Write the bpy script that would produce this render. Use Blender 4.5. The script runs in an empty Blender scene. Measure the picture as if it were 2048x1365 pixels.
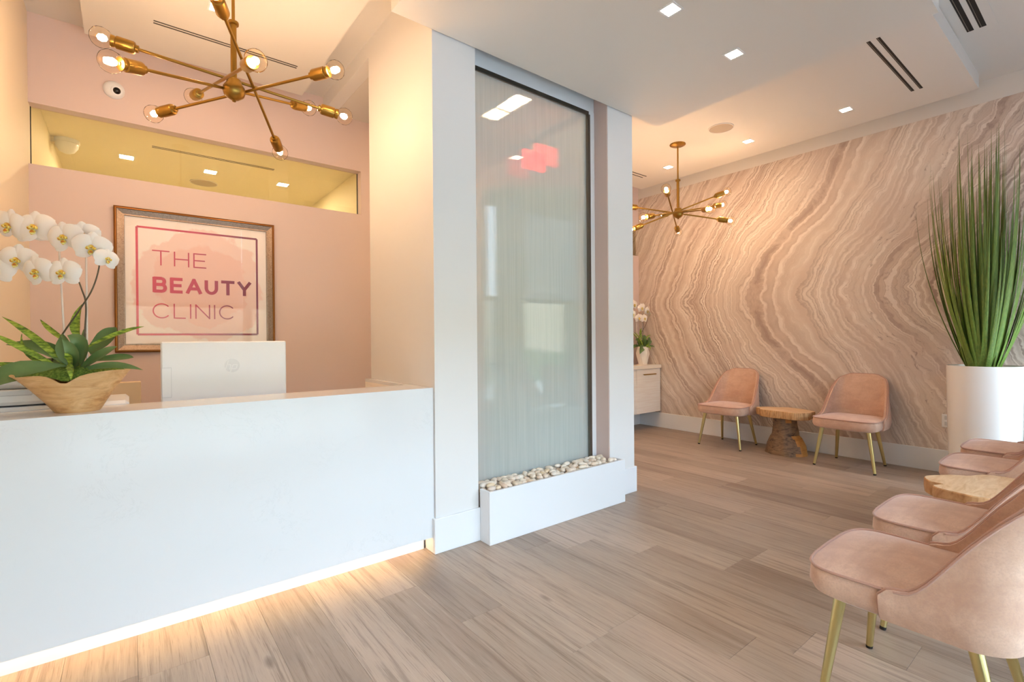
import bpy, math, random
from mathutils import Vector, Matrix
random.seed(7)
R = math.radians
SC = bpy.context.scene
COL = SC.collection

# ------------------------------------------------------------------ camera
CH = 1.22                                     # eye height
F_PX, YAW, PITCH, ROLL = 976.04, R(51.8467), R(-0.2273), R(-0.4494)
fw = Vector((math.cos(YAW) * math.cos(PITCH), math.sin(YAW) * math.cos(PITCH), math.sin(PITCH)))
_rt = Vector((math.sin(YAW), -math.cos(YAW), 0)); _up = _rt.cross(fw)
rt = math.cos(ROLL) * _rt + math.sin(ROLL) * _up
up = -math.sin(ROLL) * _rt + math.cos(ROLL) * _up
cam_d = bpy.data.cameras.new('camera'); cam = bpy.data.objects.new('camera', cam_d); COL.objects.link(cam)
cam_d.sensor_fit = 'HORIZONTAL'; cam_d.sensor_width = 36; cam_d.lens = F_PX / 2048 * 36; cam_d.clip_start = .02
M = Matrix((rt, up, -fw)).transposed().to_4x4(); M.translation = (0, 0, CH); cam.matrix_world = M
SC.camera = cam

# ------------------------------------------------------------------ world, daylight, exposure
W = bpy.data.worlds.new('world'); SC.world = W; W.use_nodes = True
W.node_tree.nodes['Background'].inputs[0].default_value = (.66, .79, 1.0, 1)
W.node_tree.nodes['Background'].inputs[1].default_value = 10.6
VS = SC.view_settings
VS.view_transform = 'Standard'; VS.look = 'None'; VS.exposure = 0.48; VS.gamma = 1; VS.use_curve_mapping = False
def area(name, loc, sx, sy, power, col, rot):
    d = bpy.data.lights.new(name, 'AREA'); d.shape = 'RECTANGLE'; d.size = sx; d.size_y = sy
    d.energy = power; d.color = col
    o = bpy.data.objects.new(name, d); COL.objects.link(o); o.location = loc; o.rotation_euler = rot
    return o
DAY = (.66, .81, 1.0)
# daylight: the clear lower panes are portals to the bright street, the shaded upper panes glow dimly
for i, (x0, x1) in enumerate(((-.44, 1.5), (1.62, 3.5), (3.88, 4.02), (4.56, 5.62))):
    area('shade_glow', ((x0 + x1) / 2, -.262, 2.44), x1 - x0, 1.24, 3.2, DAY, (R(90), 0, 0))
    a = area('window_portal', ((x0 + x1) / 2, -.285, .96), x1 - x0, 1.6, 1, DAY, (R(90), 0, 0)); a.data.cycles.is_portal = True

# ------------------------------------------------------------------ materials
def srgb(h):
    if isinstance(h, str):
        c = [int(h[i:i + 2], 16) / 255 for i in (0, 2, 4)]
        return tuple(x / 12.92 if x <= .04045 else ((x + .055) / 1.055) ** 2.4 for x in c) + (1,)
    return tuple(h) + (1,)
MATS = {}
def mat(name, col='ffffff', rough=.5, metal=0, **kw):
    m = bpy.data.materials.new(name); m.use_nodes = True; MATS[name] = m
    b = m.node_tree.nodes['Principled BSDF']
    b.inputs['Base Color'].default_value = srgb(col); b.inputs['Roughness'].default_value = rough
    b.inputs['Metallic'].default_value = metal
    for k, v in kw.items():
        b.inputs[k.replace('_', ' ')].default_value = v
    m.diffuse_color = srgb(col)
    return m
class NT:
    def __init__(s, m): s.t = m.node_tree; s.b = s.t.nodes.get('Principled BSDF')
    def n(s, typ, **kw):
        o = s.t.nodes.new(typ)
        for k, v in kw.items():
            if k.startswith('i_'):
                key = k[2:]; key = int(key) if key.isdigit() else key.replace('_', ' ')
                if hasattr(v, 'is_output'): s.t.links.new(v, o.inputs[key])
                else: o.inputs[key].default_value = v
            else: setattr(o, k, v)
        return o
    def l(s, a, b): s.t.links.new(a, b)
    def math(s, op, a, b=None, c=None):
        o = s.n('ShaderNodeMath', operation=op)
        for i, v in enumerate((a, b, c)):
            if v is None: continue
            if hasattr(v, 'is_output'): s.l(v, o.inputs[i])
            else: o.inputs[i].default_value = v
        return o.outputs[0]
    def noise(s, vec, scale, detail=4, rough=.5, dist=0, dims='3D'):
        o = s.n('ShaderNodeTexNoise', noise_dimensions=dims)
        o.inputs['Scale'].default_value = scale; o.inputs['Detail'].default_value = detail
        o.inputs['Roughness'].default_value = rough; o.inputs['Distortion'].default_value = dist
        if dims == '1D': s.l(vec, o.inputs['W'])
        else: s.l(vec, o.inputs['Vector'])
        return o.outputs[0]
    def ramp(s, fac, stops, interp='LINEAR'):
        o = s.n('ShaderNodeValToRGB'); o.color_ramp.interpolation = interp; e = o.color_ramp.elements
        while len(e) < len(stops): e.new(.5)
        for i, (p, c) in enumerate(stops):
            e[i].position = p; e[i].color = srgb(c) if isinstance(c, (str, tuple)) else (c, c, c, 1)
        s.l(fac, o.inputs[0]); return o.outputs[0]
    def mix(s, fac, a, b, blend='MIX'):
        o = s.n('ShaderNodeMix', data_type='RGBA', blend_type=blend)
        for i, v in ((0, fac), (6, a), (7, b)):
            if hasattr(v, 'is_output'): s.l(v, o.inputs[i])
            else: o.inputs[i].default_value = v if i == 0 else (srgb(v) if isinstance(v, (str, tuple)) else v)
        return o.outputs[2]
    def mapv(s, vec, scale=(1, 1, 1), loc=(0, 0, 0), rot=(0, 0, 0)):
        o = s.n('ShaderNodeMapping'); o.inputs['Scale'].default_value = scale; o.inputs['Location'].default_value = loc
        o.inputs['Rotation'].default_value = rot; s.l(vec, o.inputs['Vector']); return o.outputs[0]
    def bump(s, h, strength=.2, dist=.01):
        o = s.n('ShaderNodeBump'); o.inputs['Strength'].default_value = strength; o.inputs['Distance'].default_value = dist
        s.l(h, o.inputs['Height']); s.l(o.outputs[0], s.b.inputs['Normal'])
    def obj(s): return s.n('ShaderNodeTexCoord').outputs['Object']
    def gen(s): return s.n('ShaderNodeTexCoord').outputs['Generated']
    def pos(s): return s.n('ShaderNodeNewGeometry').outputs['Position']
    def rnd(s): return s.n('ShaderNodeObjectInfo').outputs['Random']
    def base(s, c): s.l(c, s.b.inputs['Base Color'])

def emis(name, col, strength):
    m = mat(name, col); b = m.node_tree.nodes['Principled BSDF']
    b.inputs['Emission Color'].default_value = srgb(col); b.inputs['Emission Strength'].default_value = strength
    return m

mat('white_paint', 'E2E1E0', .55)
mat('ceiling_paint', 'DEDAD4', .7)
mat('trim_white', 'E7E9EC', .3)
mat('pink_paint', 'D9C5BF', .6)
mat('cream_paint', 'E6D9C2', .6)
mat('tan_paint', 'D9C3A4', .6)
mat('yellow_paint', 'EDE4CB', .6)
mat('brass', 'A8823E', .32, 1)
mat('brass_light', 'D6C88F', .28, 1)
mat('black', '17130F', .5)
mat('dark_slot', '14100D', .6)
mat('slot_metal', '8A857C', .4, .6)
mat('grille', 'B4A695', .8)
mat('plastic_white', 'E9EBEE', .3)
mat('plastic_grey', 'C6C9CD', .35)
mat('printer_white', 'E6E7E8', .35)
mat('dark_steel', '77736B', .3, 1)
mat('shade_fabric', 'F4F6F8', .8)
mat('frame_alu', 'C9CCCE', .35, .7)
mat('white_gloss', 'F0F0F0', .12, Coat_Weight=.6)
mat('faceted_white', 'F2EFE8', .35)
mat('stem', '5A5240', .5)
mat('beige_board', 'D9BE98', .6)
mat('paper_white', 'F6EDE6', .35)
mat('camera_black', '0C0C0E', .2)
emis('can_light', 'FFE2BE', 70)
emis('room_can_light', 'FFE9C4', 210)
emis('corridor_can_light', 'FFD49C', 190)
emis('filament', 'FFD4A8', 275)
emis('led_strip', 'FFD092', 14)
emis('exit_red', 'FF1E16', 4)
mat('pavement', 'B9B6B0', .8)
mat('asphalt', '6A6A6C', .85)

m = mat('counter_quartz', 'E2E5E8', .18); t = NT(m); p = t.pos()
w = t.noise(p, 5, 7, .7, 1.6)
t.base(t.mix(t.math('MULTIPLY', t.ramp(w, ((.485, 0.), (.5, 1.), (.515, 0.))), t.ramp(t.noise(p, 3.1, 2), ((.48, 0.), (.62, .2)))), 'E2E5E8', 'BFC4C6'))

m = mat('floor_wood', 'B79D86', .42); t = NT(m); r = t.rnd(); o = t.obj()
sh = t.n('ShaderNodeCombineXYZ', i_0=t.math('MULTIPLY', r, 37.), i_1=t.math('MULTIPLY', r, 91.), i_2=t.math('MULTIPLY', r, 13.)).outputs[0]
v = t.n('ShaderNodeVectorMath', operation='ADD', i_0=o, i_1=sh).outputs[0]
g1 = t.noise(t.mapv(v, (42, 1.5, 1)), 1, 8, .68, .35)
g2 = t.noise(t.mapv(v, (230, 5, 1)), 1, 4, .65)
g3 = t.noise(t.mapv(v, (5, 1.1, 1)), 1, 3, .5, .5)
tone = t.ramp(r, ((0., '847266'), (.3, '9F8C7C'), (.6, 'AE9B8A'), (.85, 'BBA898'), (1., '907D6F')))
c = t.mix(t.ramp(g3, ((.3, 0.), (.72, 1.))), tone, 'A39384')
c = t.mix(t.math('MULTIPLY', t.ramp(g1, ((.34, 1.), (.48, 0.))), .6), c, '6F5E51')
c = t.mix(t.math('MULTIPLY', t.ramp(g1, ((.55, 0.), (.75, 1.))), .45), c, 'C8B6A5')
c = t.mix(t.math('MULTIPLY', t.ramp(g2, ((.3, 1.), (.45, 0.))), .6), c, '625347')
kn = t.n('ShaderNodeTexVoronoi', i_Scale=1.0); t.l(t.mapv(v, (4.5, 1.6, 1)), kn.inputs['Vector'])
c = t.mix(t.math('MULTIPLY', t.ramp(kn.outputs['Distance'], ((.03, 1.), (.09, 0.))), .6), c, '5F4E42')
t.base(c); t.bump(t.math('ADD', g1, t.math('MULTIPLY', g2, .6)), .12, .004)

# banded book-matched agate wallpaper: chevrons mirrored about z = 1.68
m = mat('agate', 'C9AE98', .55); t = NT(m); p = t.pos()
sx = t.n('ShaderNodeSeparateXYZ', i_0=p); Yc, Zc = sx.outputs[1], sx.outputs[2]
dz = t.math('ABSOLUTE', t.math('SUBTRACT', Zc, 1.68))
P2 = t.n('ShaderNodeCombineXYZ', i_0=0., i_1=Yc, i_2=dz).outputs[0]
dzs = t.math('SUBTRACT', t.math('SQRT', t.math('ADD', t.math('MULTIPLY', dz, dz), .004)), .063)
big = t.noise(P2, .75, 2, .5); med = t.noise(P2, 2.3, 4, .6); fine = t.noise(P2, 9, 4, .65)
u = t.math('ADD', t.math('MULTIPLY', Yc, 1.0), t.math('MULTIPLY', t.math('POWER', t.math('MAXIMUM', dzs, .0), 1.15), .60))
u = t.math('ADD', u, t.math('MULTIPLY', t.math('SUBTRACT', big, .5), .5))
u = t.math('ADD', u, t.math('MULTIPLY', t.math('SUBTRACT', med, .5), .22))
u = t.math('ADD', u, t.math('MULTIPLY', t.math('SUBTRACT', fine, .5), .075))
u = t.math('ADD', u, t.math('MULTIPLY', t.noise(u, .9, 1, .5, dims='1D'), .5))
s1 = t.noise(u, 1.9, 3, .55, dims='1D'); s2 = t.noise(u, 9, 4, .72, dims='1D'); s3 = t.noise(u, 40, 2, .6, dims='1D')
zone = t.ramp(t.noise(u, 1.25, 1, .5, dims='1D'), ((.42, 0.), (.58, 1.)))
soft = t.noise(P2, 2.6, 6, .65, 1.8); cloud = t.noise(P2, 1.1, 3, .5)
c = t.ramp(s1, ((.28, 'A8958B'), (.42, 'C2AFA2'), (.54, 'DACDC1'), (.66, 'C3AEA0'), (.8, 'AE998D')))
c = t.mix(t.math('MULTIPLY', t.ramp(s2, ((.52, 0.), (.6, 1.))), .75), c, 'ECE2D8')
c = t.mix(t.math('MULTIPLY', t.ramp(s2, ((.3, 1.), (.42, 0.))), .55), c, '957E73')
c = t.mix(t.math('MULTIPLY', t.ramp(s3, ((.36, 1.), (.46, 0.))), t.math('MULTIPLY', zone, .7)), c, '8B756B')
c = t.mix(t.math('MULTIPLY', t.ramp(s3, ((.54, 0.), (.64, 1.))), t.math('MULTIPLY', zone, .6)), c, 'F0E8DE')
c = t.mix(t.math('MULTIPLY', t.ramp(soft, ((.46, 0.), (.62, 1.))), .6), c, 'D3C1B4')
c = t.mix(t.math('MULTIPLY', t.ramp(cloud, ((.5, 0.), (.68, 1.))), .4), c, 'BCA79C')
crk = t.noise(t.n('ShaderNodeCombineXYZ', i_0=0., i_1=t.math('MULTIPLY', u, 2.6), i_2=t.math('MULTIPLY', dz, 1.3)).outputs[0], 5, 7, .75, 1.2)
c = t.mix(t.math('MULTIPLY', t.math('MULTIPLY', t.ramp(crk, ((.58, 0.), (.66, 1.))), t.ramp(t.noise(u, .8, 1, .5, dims='1D'), ((.5, 0.), (.6, 1.)))), .7), c, '846E66')
t.base(c)

m = mat('velvet', 'CF9F8C', .85); t = NT(m); o = t.obj()
n1 = t.noise(t.mapv(o, (1, 1, 1)), 9, 5, .65, .4); n2 = t.noise(o, 160, 2, .6); n3 = t.noise(t.mapv(o, (6, 40, 40)), 1, 3, .6)
c = t.mix(t.ramp(n1, ((.35, 0.), (.68, 1.))), 'C9A38C', 'DEBDA6')
c = t.mix(t.math('MULTIPLY', t.ramp(n3, ((.45, 0.), (.7, 1.))), .3), c, 'B8917F')
c = t.mix(t.math('MULTIPLY', t.ramp(n2, ((.35, 1.), (.55, 0.))), .3), c, 'BC978A')
t.base(c); t.b.inputs['Sheen Weight'].default_value = .55; t.b.inputs['Sheen Roughness'].default_value = .4
t.b.inputs['Sheen Tint'].default_value = (.95, .88, .9, 1); t.bump(n2, .12, .002)
m = mat('piping', 'B88F7E', .8, Sheen_Weight=.3)

def woodmat(name, a, b, d, sc=(3, 14, 14), amt=.6):
    m = mat(name, a, .5); t = NT(m); o = t.obj()
    g = t.noise(t.mapv(o, sc), 1.6, 5, .6, 1.4); h = t.noise(t.mapv(o, tuple(x * 5 for x in sc)), 1, 3, .6)
    c = t.mix(t.ramp(g, ((.35, 0.), (.65, 1.))), a, b)
    c = t.mix(t.math('MULTIPLY', t.ramp(g, ((.3, 1.), (.42, 0.))), amt), c, d)
    c = t.mix(t.math('MULTIPLY', t.ramp(h, ((.35, 1.), (.5, 0.))), amt * .5), c, d)
    t.base(c); t.bump(h, .15, .004); return m
woodmat('teak_bowl', 'C99A63', 'DDB785', '9A6A3C', (3.5, 5, 16), .5)
woodmat('slab_top', 'D2AB80', 'E4C7A3', 'B08A60', (3, 13, 13), .25)
woodmat('slab_edge', 'B98A55', 'D9B384', '5E4129', (26, 26, 3), .75)
woodmat('slab_edge_smooth', 'B98452', 'CFA070', '8A5E38', (9, 9, 5), .35)
woodmat('trunk_bark', '765B45', '927558', '2B1F17', (5, 5, 12), .95)
woodmat('trunk_wood', 'B97C3C', 'CB9450', '86552A', (6, 6, 20), .4)
woodmat('bronze_frame', '8B7768', 'A89687', '665246', (60, 60, 60), .4)
MATS['bronze_frame'].node_tree.nodes['Principled BSDF'].inputs['Metallic'].default_value = .75
MATS['bronze_frame'].node_tree.nodes['Principled BSDF'].inputs['Roughness'].default_value = .3
mat('bronze_dark', '8A5A2C', .3, .85)
m = mat('pale_laminate', 'E7DDD0', .4); t = NT(m)
t.base(t.mix(t.ramp(t.noise(t.mapv(t.obj(), (3, 3, 60)), 1, 3, .5), ((.4, 0.), (.6, 1.))), 'F1EBE3', 'EBE2D8'))
mat('cabinet_slab', 'F0E7DA', .35)

m = mat('pebble', 'D8C2A5', .45); t = NT(m); r = t.rnd(); n = t.noise(t.obj(), 40, 3, .6)
c = t.ramp(r, ((0., 'E8D9C2'), (.25, 'F0E6D6'), (.5, 'DFC8B2'), (.7, 'F2EADB'), (.85, 'DCD0C6'), (1., 'E9D2AE')))
t.base(t.mix(t.math('MULTIPLY', t.ramp(n, ((.45, 0.), (.65, 1.))), .25), c, 'CDB196'))
m = mat('moss', '5C7A24', .95); t = NT(m); n = t.noise(t.obj(), 130, 4, .7)
t.base(t.ramp(n, ((.3, '435C18'), (.5, '6F9230'), (.7, 'A6BC50')))); t.bump(n, 1, .02)
m = mat('leaf_orchid', '3F5F33', .38); t = NT(m); n = t.noise(t.obj(), 14, 3, .5)
t.base(t.mix(n, '45663A', '7E9A60'))
m = mat('leaf_striped', '8AA23C', .45); t = NT(m); n = t.noise(t.mapv(t.obj(), (30, 30, 95)), 1, 3, .6)
t.base(t.ramp(n, ((.36, '50702C'), (.5, '86A53A'), (.65, 'B0C852'))))
m = mat('petal', 'F6F1EC', .55, Subsurface_Weight=.15); m.node_tree.nodes['Principled BSDF'].inputs['Subsurface Radius'].default_value = (.02, .015, .012)
m = mat('lip', 'DDBB2E', .5); t = NT(m); n = t.noise(t.obj(), 120, 2, .5)
t.base(t.ramp(n, ((.4, 'E8E29A'), (.52, 'E2C02C'), (.66, 'B9562A'))))
m = mat('grass_blade', '5C8A35', .5); t = NT(m)
gz = t.n('ShaderNodeSeparateXYZ', i_0=t.obj()).outputs[2]
c = t.mix(t.ramp(t.math('MULTIPLY', gz, .6), ((.1, 0.), (.75, 1.))), '6E9440', '565C22')
c = t.mix(t.math('MULTIPLY', t.rnd(), .55), c, '36480F')
st = t.noise(t.mapv(t.obj(), (260, 260, .6)), 1, 2, .5)
c = t.mix(t.math('MULTIPLY', t.ramp(st, ((.45, 0.), (.6, 1.))), .35), c, '98A648')
t.base(c)
mat('hedge', '4F6B33', .9)

def glassmat(name, tint, mixfac, rough=0.0, edge=.35, bump=None):
    m = bpy.data.materials.new(name); m.use_nodes = True; MATS[name] = m; t = NT(m); nt = m.node_tree
    nt.nodes.remove(t.b); out = nt.nodes['Material Output']
    tr = t.n('ShaderNodeBsdfTransparent'); tr.inputs[0].default_value = srgb(tint)
    gl = t.n('ShaderNodeBsdfGlossy'); gl.inputs['Roughness'].default_value = rough; gl.inputs[0].default_value = (1, 1, 1, 1)
    lw = t.n('ShaderNodeLayerWeight'); lw.inputs[0].default_value = edge
    f = t.math('ADD', t.math('MULTIPLY', lw.outputs['Fresnel'], 1 - mixfac), mixfac)
    mx = t.n('ShaderNodeMixShader'); t.l(f, mx.inputs[0]); t.l(tr.outputs[0], mx.inputs[1]); t.l(gl.outputs[0], mx.inputs[2])
    t.l(mx.outputs[0], out.inputs[0]); return m
glassmat('bulb_glass', 'FFFAF2', .03, .02, .04)
glassmat('clear_glass', 'F4F8F6', .05, 0, .3)
glassmat('picture_glass', 'FFFFFF', .012, 0, .1)
glassmat('transom_glass', 'FEFBF0', .03, 0, .15)
mat('acrylic', 'F1EAE4', .2, 0, Alpha=.75)
# water running down glass: streaky, partly mirror, partly blurred see-through, slightly green
m = bpy.data.materials.new('water_glass'); m.use_nodes = True; MATS['water_glass'] = m; t = NT(m); nt = m.node_tree
nt.nodes.remove(t.b); p = t.pos()
st = t.noise(t.mapv(p, (75, 75, 1.6)), 1, 4, .6); rp = t.noise(t.mapv(p, (30, 30, 5)), 1, 3, .5)
bmp = t.n('ShaderNodeBump'); bmp.inputs['Strength'].default_value = .16; bmp.inputs['Distance'].default_value = .01
t.l(t.math('ADD', st, t.math('MULTIPLY', rp, .4)), bmp.inputs['Height'])
rf = t.n('ShaderNodeBsdfRefraction'); rf.inputs['IOR'].default_value = 1.12; rf.inputs['Roughness'].default_value = .07
rf.inputs[0].default_value = srgb('EEF2EC'); t.l(bmp.outputs[0], rf.inputs['Normal'])
bm2 = t.n('ShaderNodeBump'); bm2.inputs['Strength'].default_value = .012; bm2.inputs['Distance'].default_value = .01; t.l(st, bm2.inputs['Height'])
gl = t.n('ShaderNodeBsdfGlossy'); gl.inputs['Roughness'].default_value = .02; t.l(bm2.outputs[0], gl.inputs['Normal'])
df = t.n('ShaderNodeBsdfDiffuse'); df.inputs[0].default_value = srgb('E9F0F2')
lw = t.n('ShaderNodeLayerWeight'); lw.inputs[0].default_value = .35
mx = t.n('ShaderNodeMixShader'); t.l(t.math('ADD', t.math('MULTIPLY', lw.outputs['Fresnel'], .6), .1), mx.inputs[0]); t.l(rf.outputs[0], mx.inputs[1]); t.l(gl.outputs[0], mx.inputs[2])
tp = t.n('ShaderNodeBsdfTransparent'); tp.inputs[0].default_value = srgb('F6F8F4'); m3 = t.n('ShaderNodeMixShader'); m3.inputs[0].default_value = .5; t.l(mx.outputs[0], m3.inputs[1]); t.l(tp.outputs[0], m3.inputs[2])
m2 = t.n('ShaderNodeMixShader'); t.l(t.ramp(st, ((.3, .29), (.7, .33))), m2.inputs[0]); t.l(m3.outputs[0], m2.inputs[1]); t.l(df.outputs[0], m2.inputs[2])
t.l(m2.outputs[0], nt.nodes['Material Output'].inputs[0])
mat('frosted_door', 'F0F6F4', .3)

# art print: blush watercolour wash on cream paper
m = mat('art_print', 'F3E3D8', .5); t = NT(m); o = t.obj()
nz = t.noise(o, 4, 5, .6); sp = t.n('ShaderNodeSeparateXYZ', i_0=o)
dx = t.math('SUBTRACT', sp.outputs[0], .02); dzz = t.math('SUBTRACT', sp.outputs[2], -.02)
rr = t.math('SQRT', t.math('ADD', t.math('MULTIPLY', dx, dx), t.math('MULTIPLY', dzz, dzz)))
rr = t.math('ADD', rr, t.math('MULTIPLY', t.math('SUBTRACT', nz, .5), .28))
c = t.mix(t.ramp(rr, ((.41, 1.), (.425, 0.))), 'FBF1EA', 'F6DCD4')
c = t.mix(t.math('MULTIPLY', t.ramp(rr, ((.30, 1.), (.315, 0.))), .6), c, 'F2C8BC')
t.base(c)
def inkmat(name):
    m = mat(name, 'C4566A', .5); t = NT(m); x = t.n('ShaderNodeSeparateXYZ', i_0=t.pos()).outputs[0]
    t.base(t.ramp(t.math('MULTIPLY', t.math('SUBTRACT', x, .0), 1.1), ((.1, 'D95B6E'), (.42, 'CB5570'), (.75, '8E4A62'))))
inkmat('print_ink')

# ------------------------------------------------------------------ mesh helpers
def mesh(name, verts, faces, m=None, parent=None, smooth=False, loc=None):
    me = bpy.data.meshes.new(name); me.from_pydata([tuple(v) for v in verts], [], faces); me.update()
    if smooth: me.polygons.foreach_set('use_smooth', [True] * len(me.polygons))
    if smooth: me.set_sharp_from_angle(angle=R(42))
    if m: me.materials.append(MATS[m])
    return link(name, me, parent, loc)
def link(name, me, parent=None, loc=None):
    o = bpy.data.objects.new(name, me); COL.objects.link(o)
    if parent: o.parent = parent
    if loc: o.location = loc
    return o
def tag(o, label=None, cat=None, group=None, kind=None):
    for k, v in (('label', label), ('category', cat), ('group', group), ('kind', kind)):
        if v: o[k] = v
    return o
def empty(name, loc=(0, 0, 0), rz=0, label=None, cat=None, group=None):
    o = bpy.data.objects.new(name, None); o.empty_display_size = .1; COL.objects.link(o)
    o.location = loc; o.rotation_euler = (0, 0, rz); return tag(o, label, cat, group)
class MB:
    def __init__(s): s.v = []; s.f = []
    def add(s, vs, fs):
        n = len(s.v); s.v += [Vector(v) for v in vs]; s.f += [tuple(i + n for i in f) for f in fs]; return s
    def box(s, a, b, bev=0.0):
        (x0, y0, z0), (x1, y1, z1) = a, b
        if bev <= 0:
            s.add([(x0, y0, z0), (x1, y0, z0), (x1, y1, z0), (x0, y1, z0), (x0, y0, z1), (x1, y0, z1), (x1, y1, z1), (x0, y1, z1)],
                  [(3, 2, 1, 0), (4, 5, 6, 7), (0, 1, 5, 4), (1, 2, 6, 5), (2, 3, 7, 6), (3, 0, 4, 7)]); return s
        e = bev; vs = []
        for (z, i) in ((z0, e), (z0 + e, 0), (z1 - e, 0), (z1, e)):
            X0, X1, Y0, Y1 = x0 + i, x1 - i, y0 + i, y1 - i; c = e if i == 0 else 0
            vs += [(X0 + c, Y0, z), (X1 - c, Y0, z), (X1, Y0 + c, z), (X1, Y1 - c, z), (X1 - c, Y1, z), (X0 + c, Y1, z), (X0, Y1 - c, z), (X0, Y0 + c, z)]
        fs = [tuple(range(7, -1, -1)), tuple(range(24, 32))]
        for k in range(3):
            for j in range(8):
                a_, b_ = k * 8 + j, k * 8 + (j + 1) % 8; fs.append((a_, b_, b_ + 8, a_ + 8))
        s.add(vs, fs); return s
    def rings(s, rings, cap0=True, cap1=True):
        n = len(rings[0]); vs = [p for r in rings for p in r]; fs = []
        for k in range(len(rings) - 1):
            for j in range(n):
                a, b = k * n + j, k * n + (j + 1) % n; fs.append((a, b, b + n, a + n))
        if cap0: fs.append(tuple(range(n - 1, -1, -1)))
        if cap1: fs.append(tuple(range((len(rings) - 1) * n, len(rings) * n)))
        s.add(vs, fs); return s
    def lathe(s, prof, n=24, o=(0, 0, 0), axis=None, caps=True):
        q = Matrix.Identity(3) if axis is None else Vector((0, 0, 1)).rotation_difference(Vector(axis)).to_matrix()
        o = Vector(o); rs = []
        for r, z in prof:
            rs.append([o + q @ Vector((r * math.cos(2 * math.pi * j / n), r * math.sin(2 * math.pi * j / n), z)) for j in range(n)])
        return s.rings(rs, caps, caps)
    def cone(s, a, b, r0, r1, n=16):
        a, b = Vector(a), Vector(b); return s.lathe([(r0, 0), (r1, (b - a).length)], n, a, b - a)
    def tube(s, pts, r, n=8):
        pts = [Vector(p) for p in pts]; rs = []; ref = None
        for i, p in enumerate(pts):
            tg = (pts[min(i + 1, len(pts) - 1)] - pts[max(i - 1, 0)]).normalized()
            if ref is None: ref = tg.orthogonal().normalized()
            ref = (ref - tg * ref.dot(tg)).normalized(); bi = tg.cross(ref)
            rad = r(i / (len(pts) - 1)) if callable(r) else r
            rs.append([p + rad * (math.cos(2 * math.pi * j / n) * ref + math.sin(2 * math.pi * j / n) * bi) for j in range(n)])
        return s.rings(rs)
    def loop_tube(s, pts, r, n=8):
        pts = [Vector(p) for p in pts]; N = len(pts); rs = []
        for i, p in enumerate(pts):
            tg = (pts[(i + 1) % N] - pts[i - 1]).normalized(); a = Vector((0, 0, 1)); a = (a - tg * a.dot(tg)).normalized(); b = tg.cross(a)
            rs.append([p + r * (math.cos(2 * math.pi * j / n) * a + math.sin(2 * math.pi * j / n) * b) for j in range(n)])
        rs.append(rs[0]); return s.rings(rs, False, False)
    def build(s, name, m, parent=None, smooth=False, loc=None):
        return mesh(name, s.v, s.f, m, parent, smooth, loc)
def box(name, a, b, m, parent=None, bev=0.0, loc=None): return MB().box(a, b, bev).build(name, m, parent, False, loc)
def struct(o): o['kind'] = 'structure'; return o
def copy_tree(o, parent=None, loc=None, rz=None):
    c = o.copy(); COL.objects.link(c); c.parent = parent
    if loc is not None: c.location = loc
    if rz is not None: c.rotation_euler = (0, 0, rz)
    for ch in list(o.children): copy_tree(ch, c)
    return c
def ray(x, y): return rt * ((x - 1024) / F_PX) - up * ((y - 682.5) / F_PX) + fw
def smooth01(x): x = max(0, min(1, x)); return x * x * (3 - 2 * x)

# ------------------------------------------------------------------ the room
XL, XR, YB, YP, YF = -.5, 5.71, 4.34, 4.42, -.30      # left wall, agate wall, far wall, pink wall, shopfront
ZC, ZT, ZS = 3.37, 3.25, 2.98                         # ceiling, dropped panels, soffit
fl = struct(box('floor', (XL - .1, YF - .1, -.06), (XR + .1, YP + .1, -.004), 'dark_slot'))
PW, PL = .22, 1.22
pm = MB().box((-PW / 2 + .0003, -PL / 2 + .0003, -.004), (PW / 2 - .0003, PL / 2 - .0003, 0), .0006)
proto = None; k = 0
for i in range(-12, 18):
    xc = 1.997 + PW * (i + .5)
    if xc < XL - .05 or xc > XR + .1: continue
    off = (i * .437 + .23 * ((i * 7) % 3)) % 1.0
    if i == 0: off = ((2.03 - YF) / PL) % 1
    if i == -3: off = ((1.345 - YF) / PL) % 1
    y = YF - PL + off * PL
    while y < YP:
        x0, x1 = max(xc - PW / 2, XL), min(xc + PW / 2, XR); y0, y1 = max(y, YF), min(y + PL, YP)
        if x1 - x0 > .02 and y1 - y0 > .02:
            if abs(x1 - x0 - PW) < 1e-6 and abs(y1 - y0 - PL) < 1e-6:
                if proto is None: proto = pm.build('plank', 'floor_wood', fl); pme = proto.data; proto.location = (xc, y + PL / 2, 0)
                else: link('plank', pme, fl, (xc, y + PL / 2, 0))
            else:
                a, b = (x1 - x0) / 2 - .0003, (y1 - y0) / 2 - .0003
                box('plank', (-a, -b, -.004), (a, b, 0), 'floor_wood', fl, .0008, ((x0 + x1) / 2, (y0 + y1) / 2, 0))
        y += PL
wl = struct(box('wall_left', (XL - .12, YF, 0), (XL, YP + .1, ZC), 'cream_paint'))
struct(box('wall_right', (XR, YF, 0), (XR + .12, 5.3, 3.19), 'agate'))
struct(box('trim_1', (XR - .003, YF, 3.19), (XR + .12, 5.3, ZC), 'ceiling_paint'))
struct(box('baseboard_right', (XR - .015, YF, 0), (XR, YB, .2), 'trim_white', None, .003))
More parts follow.
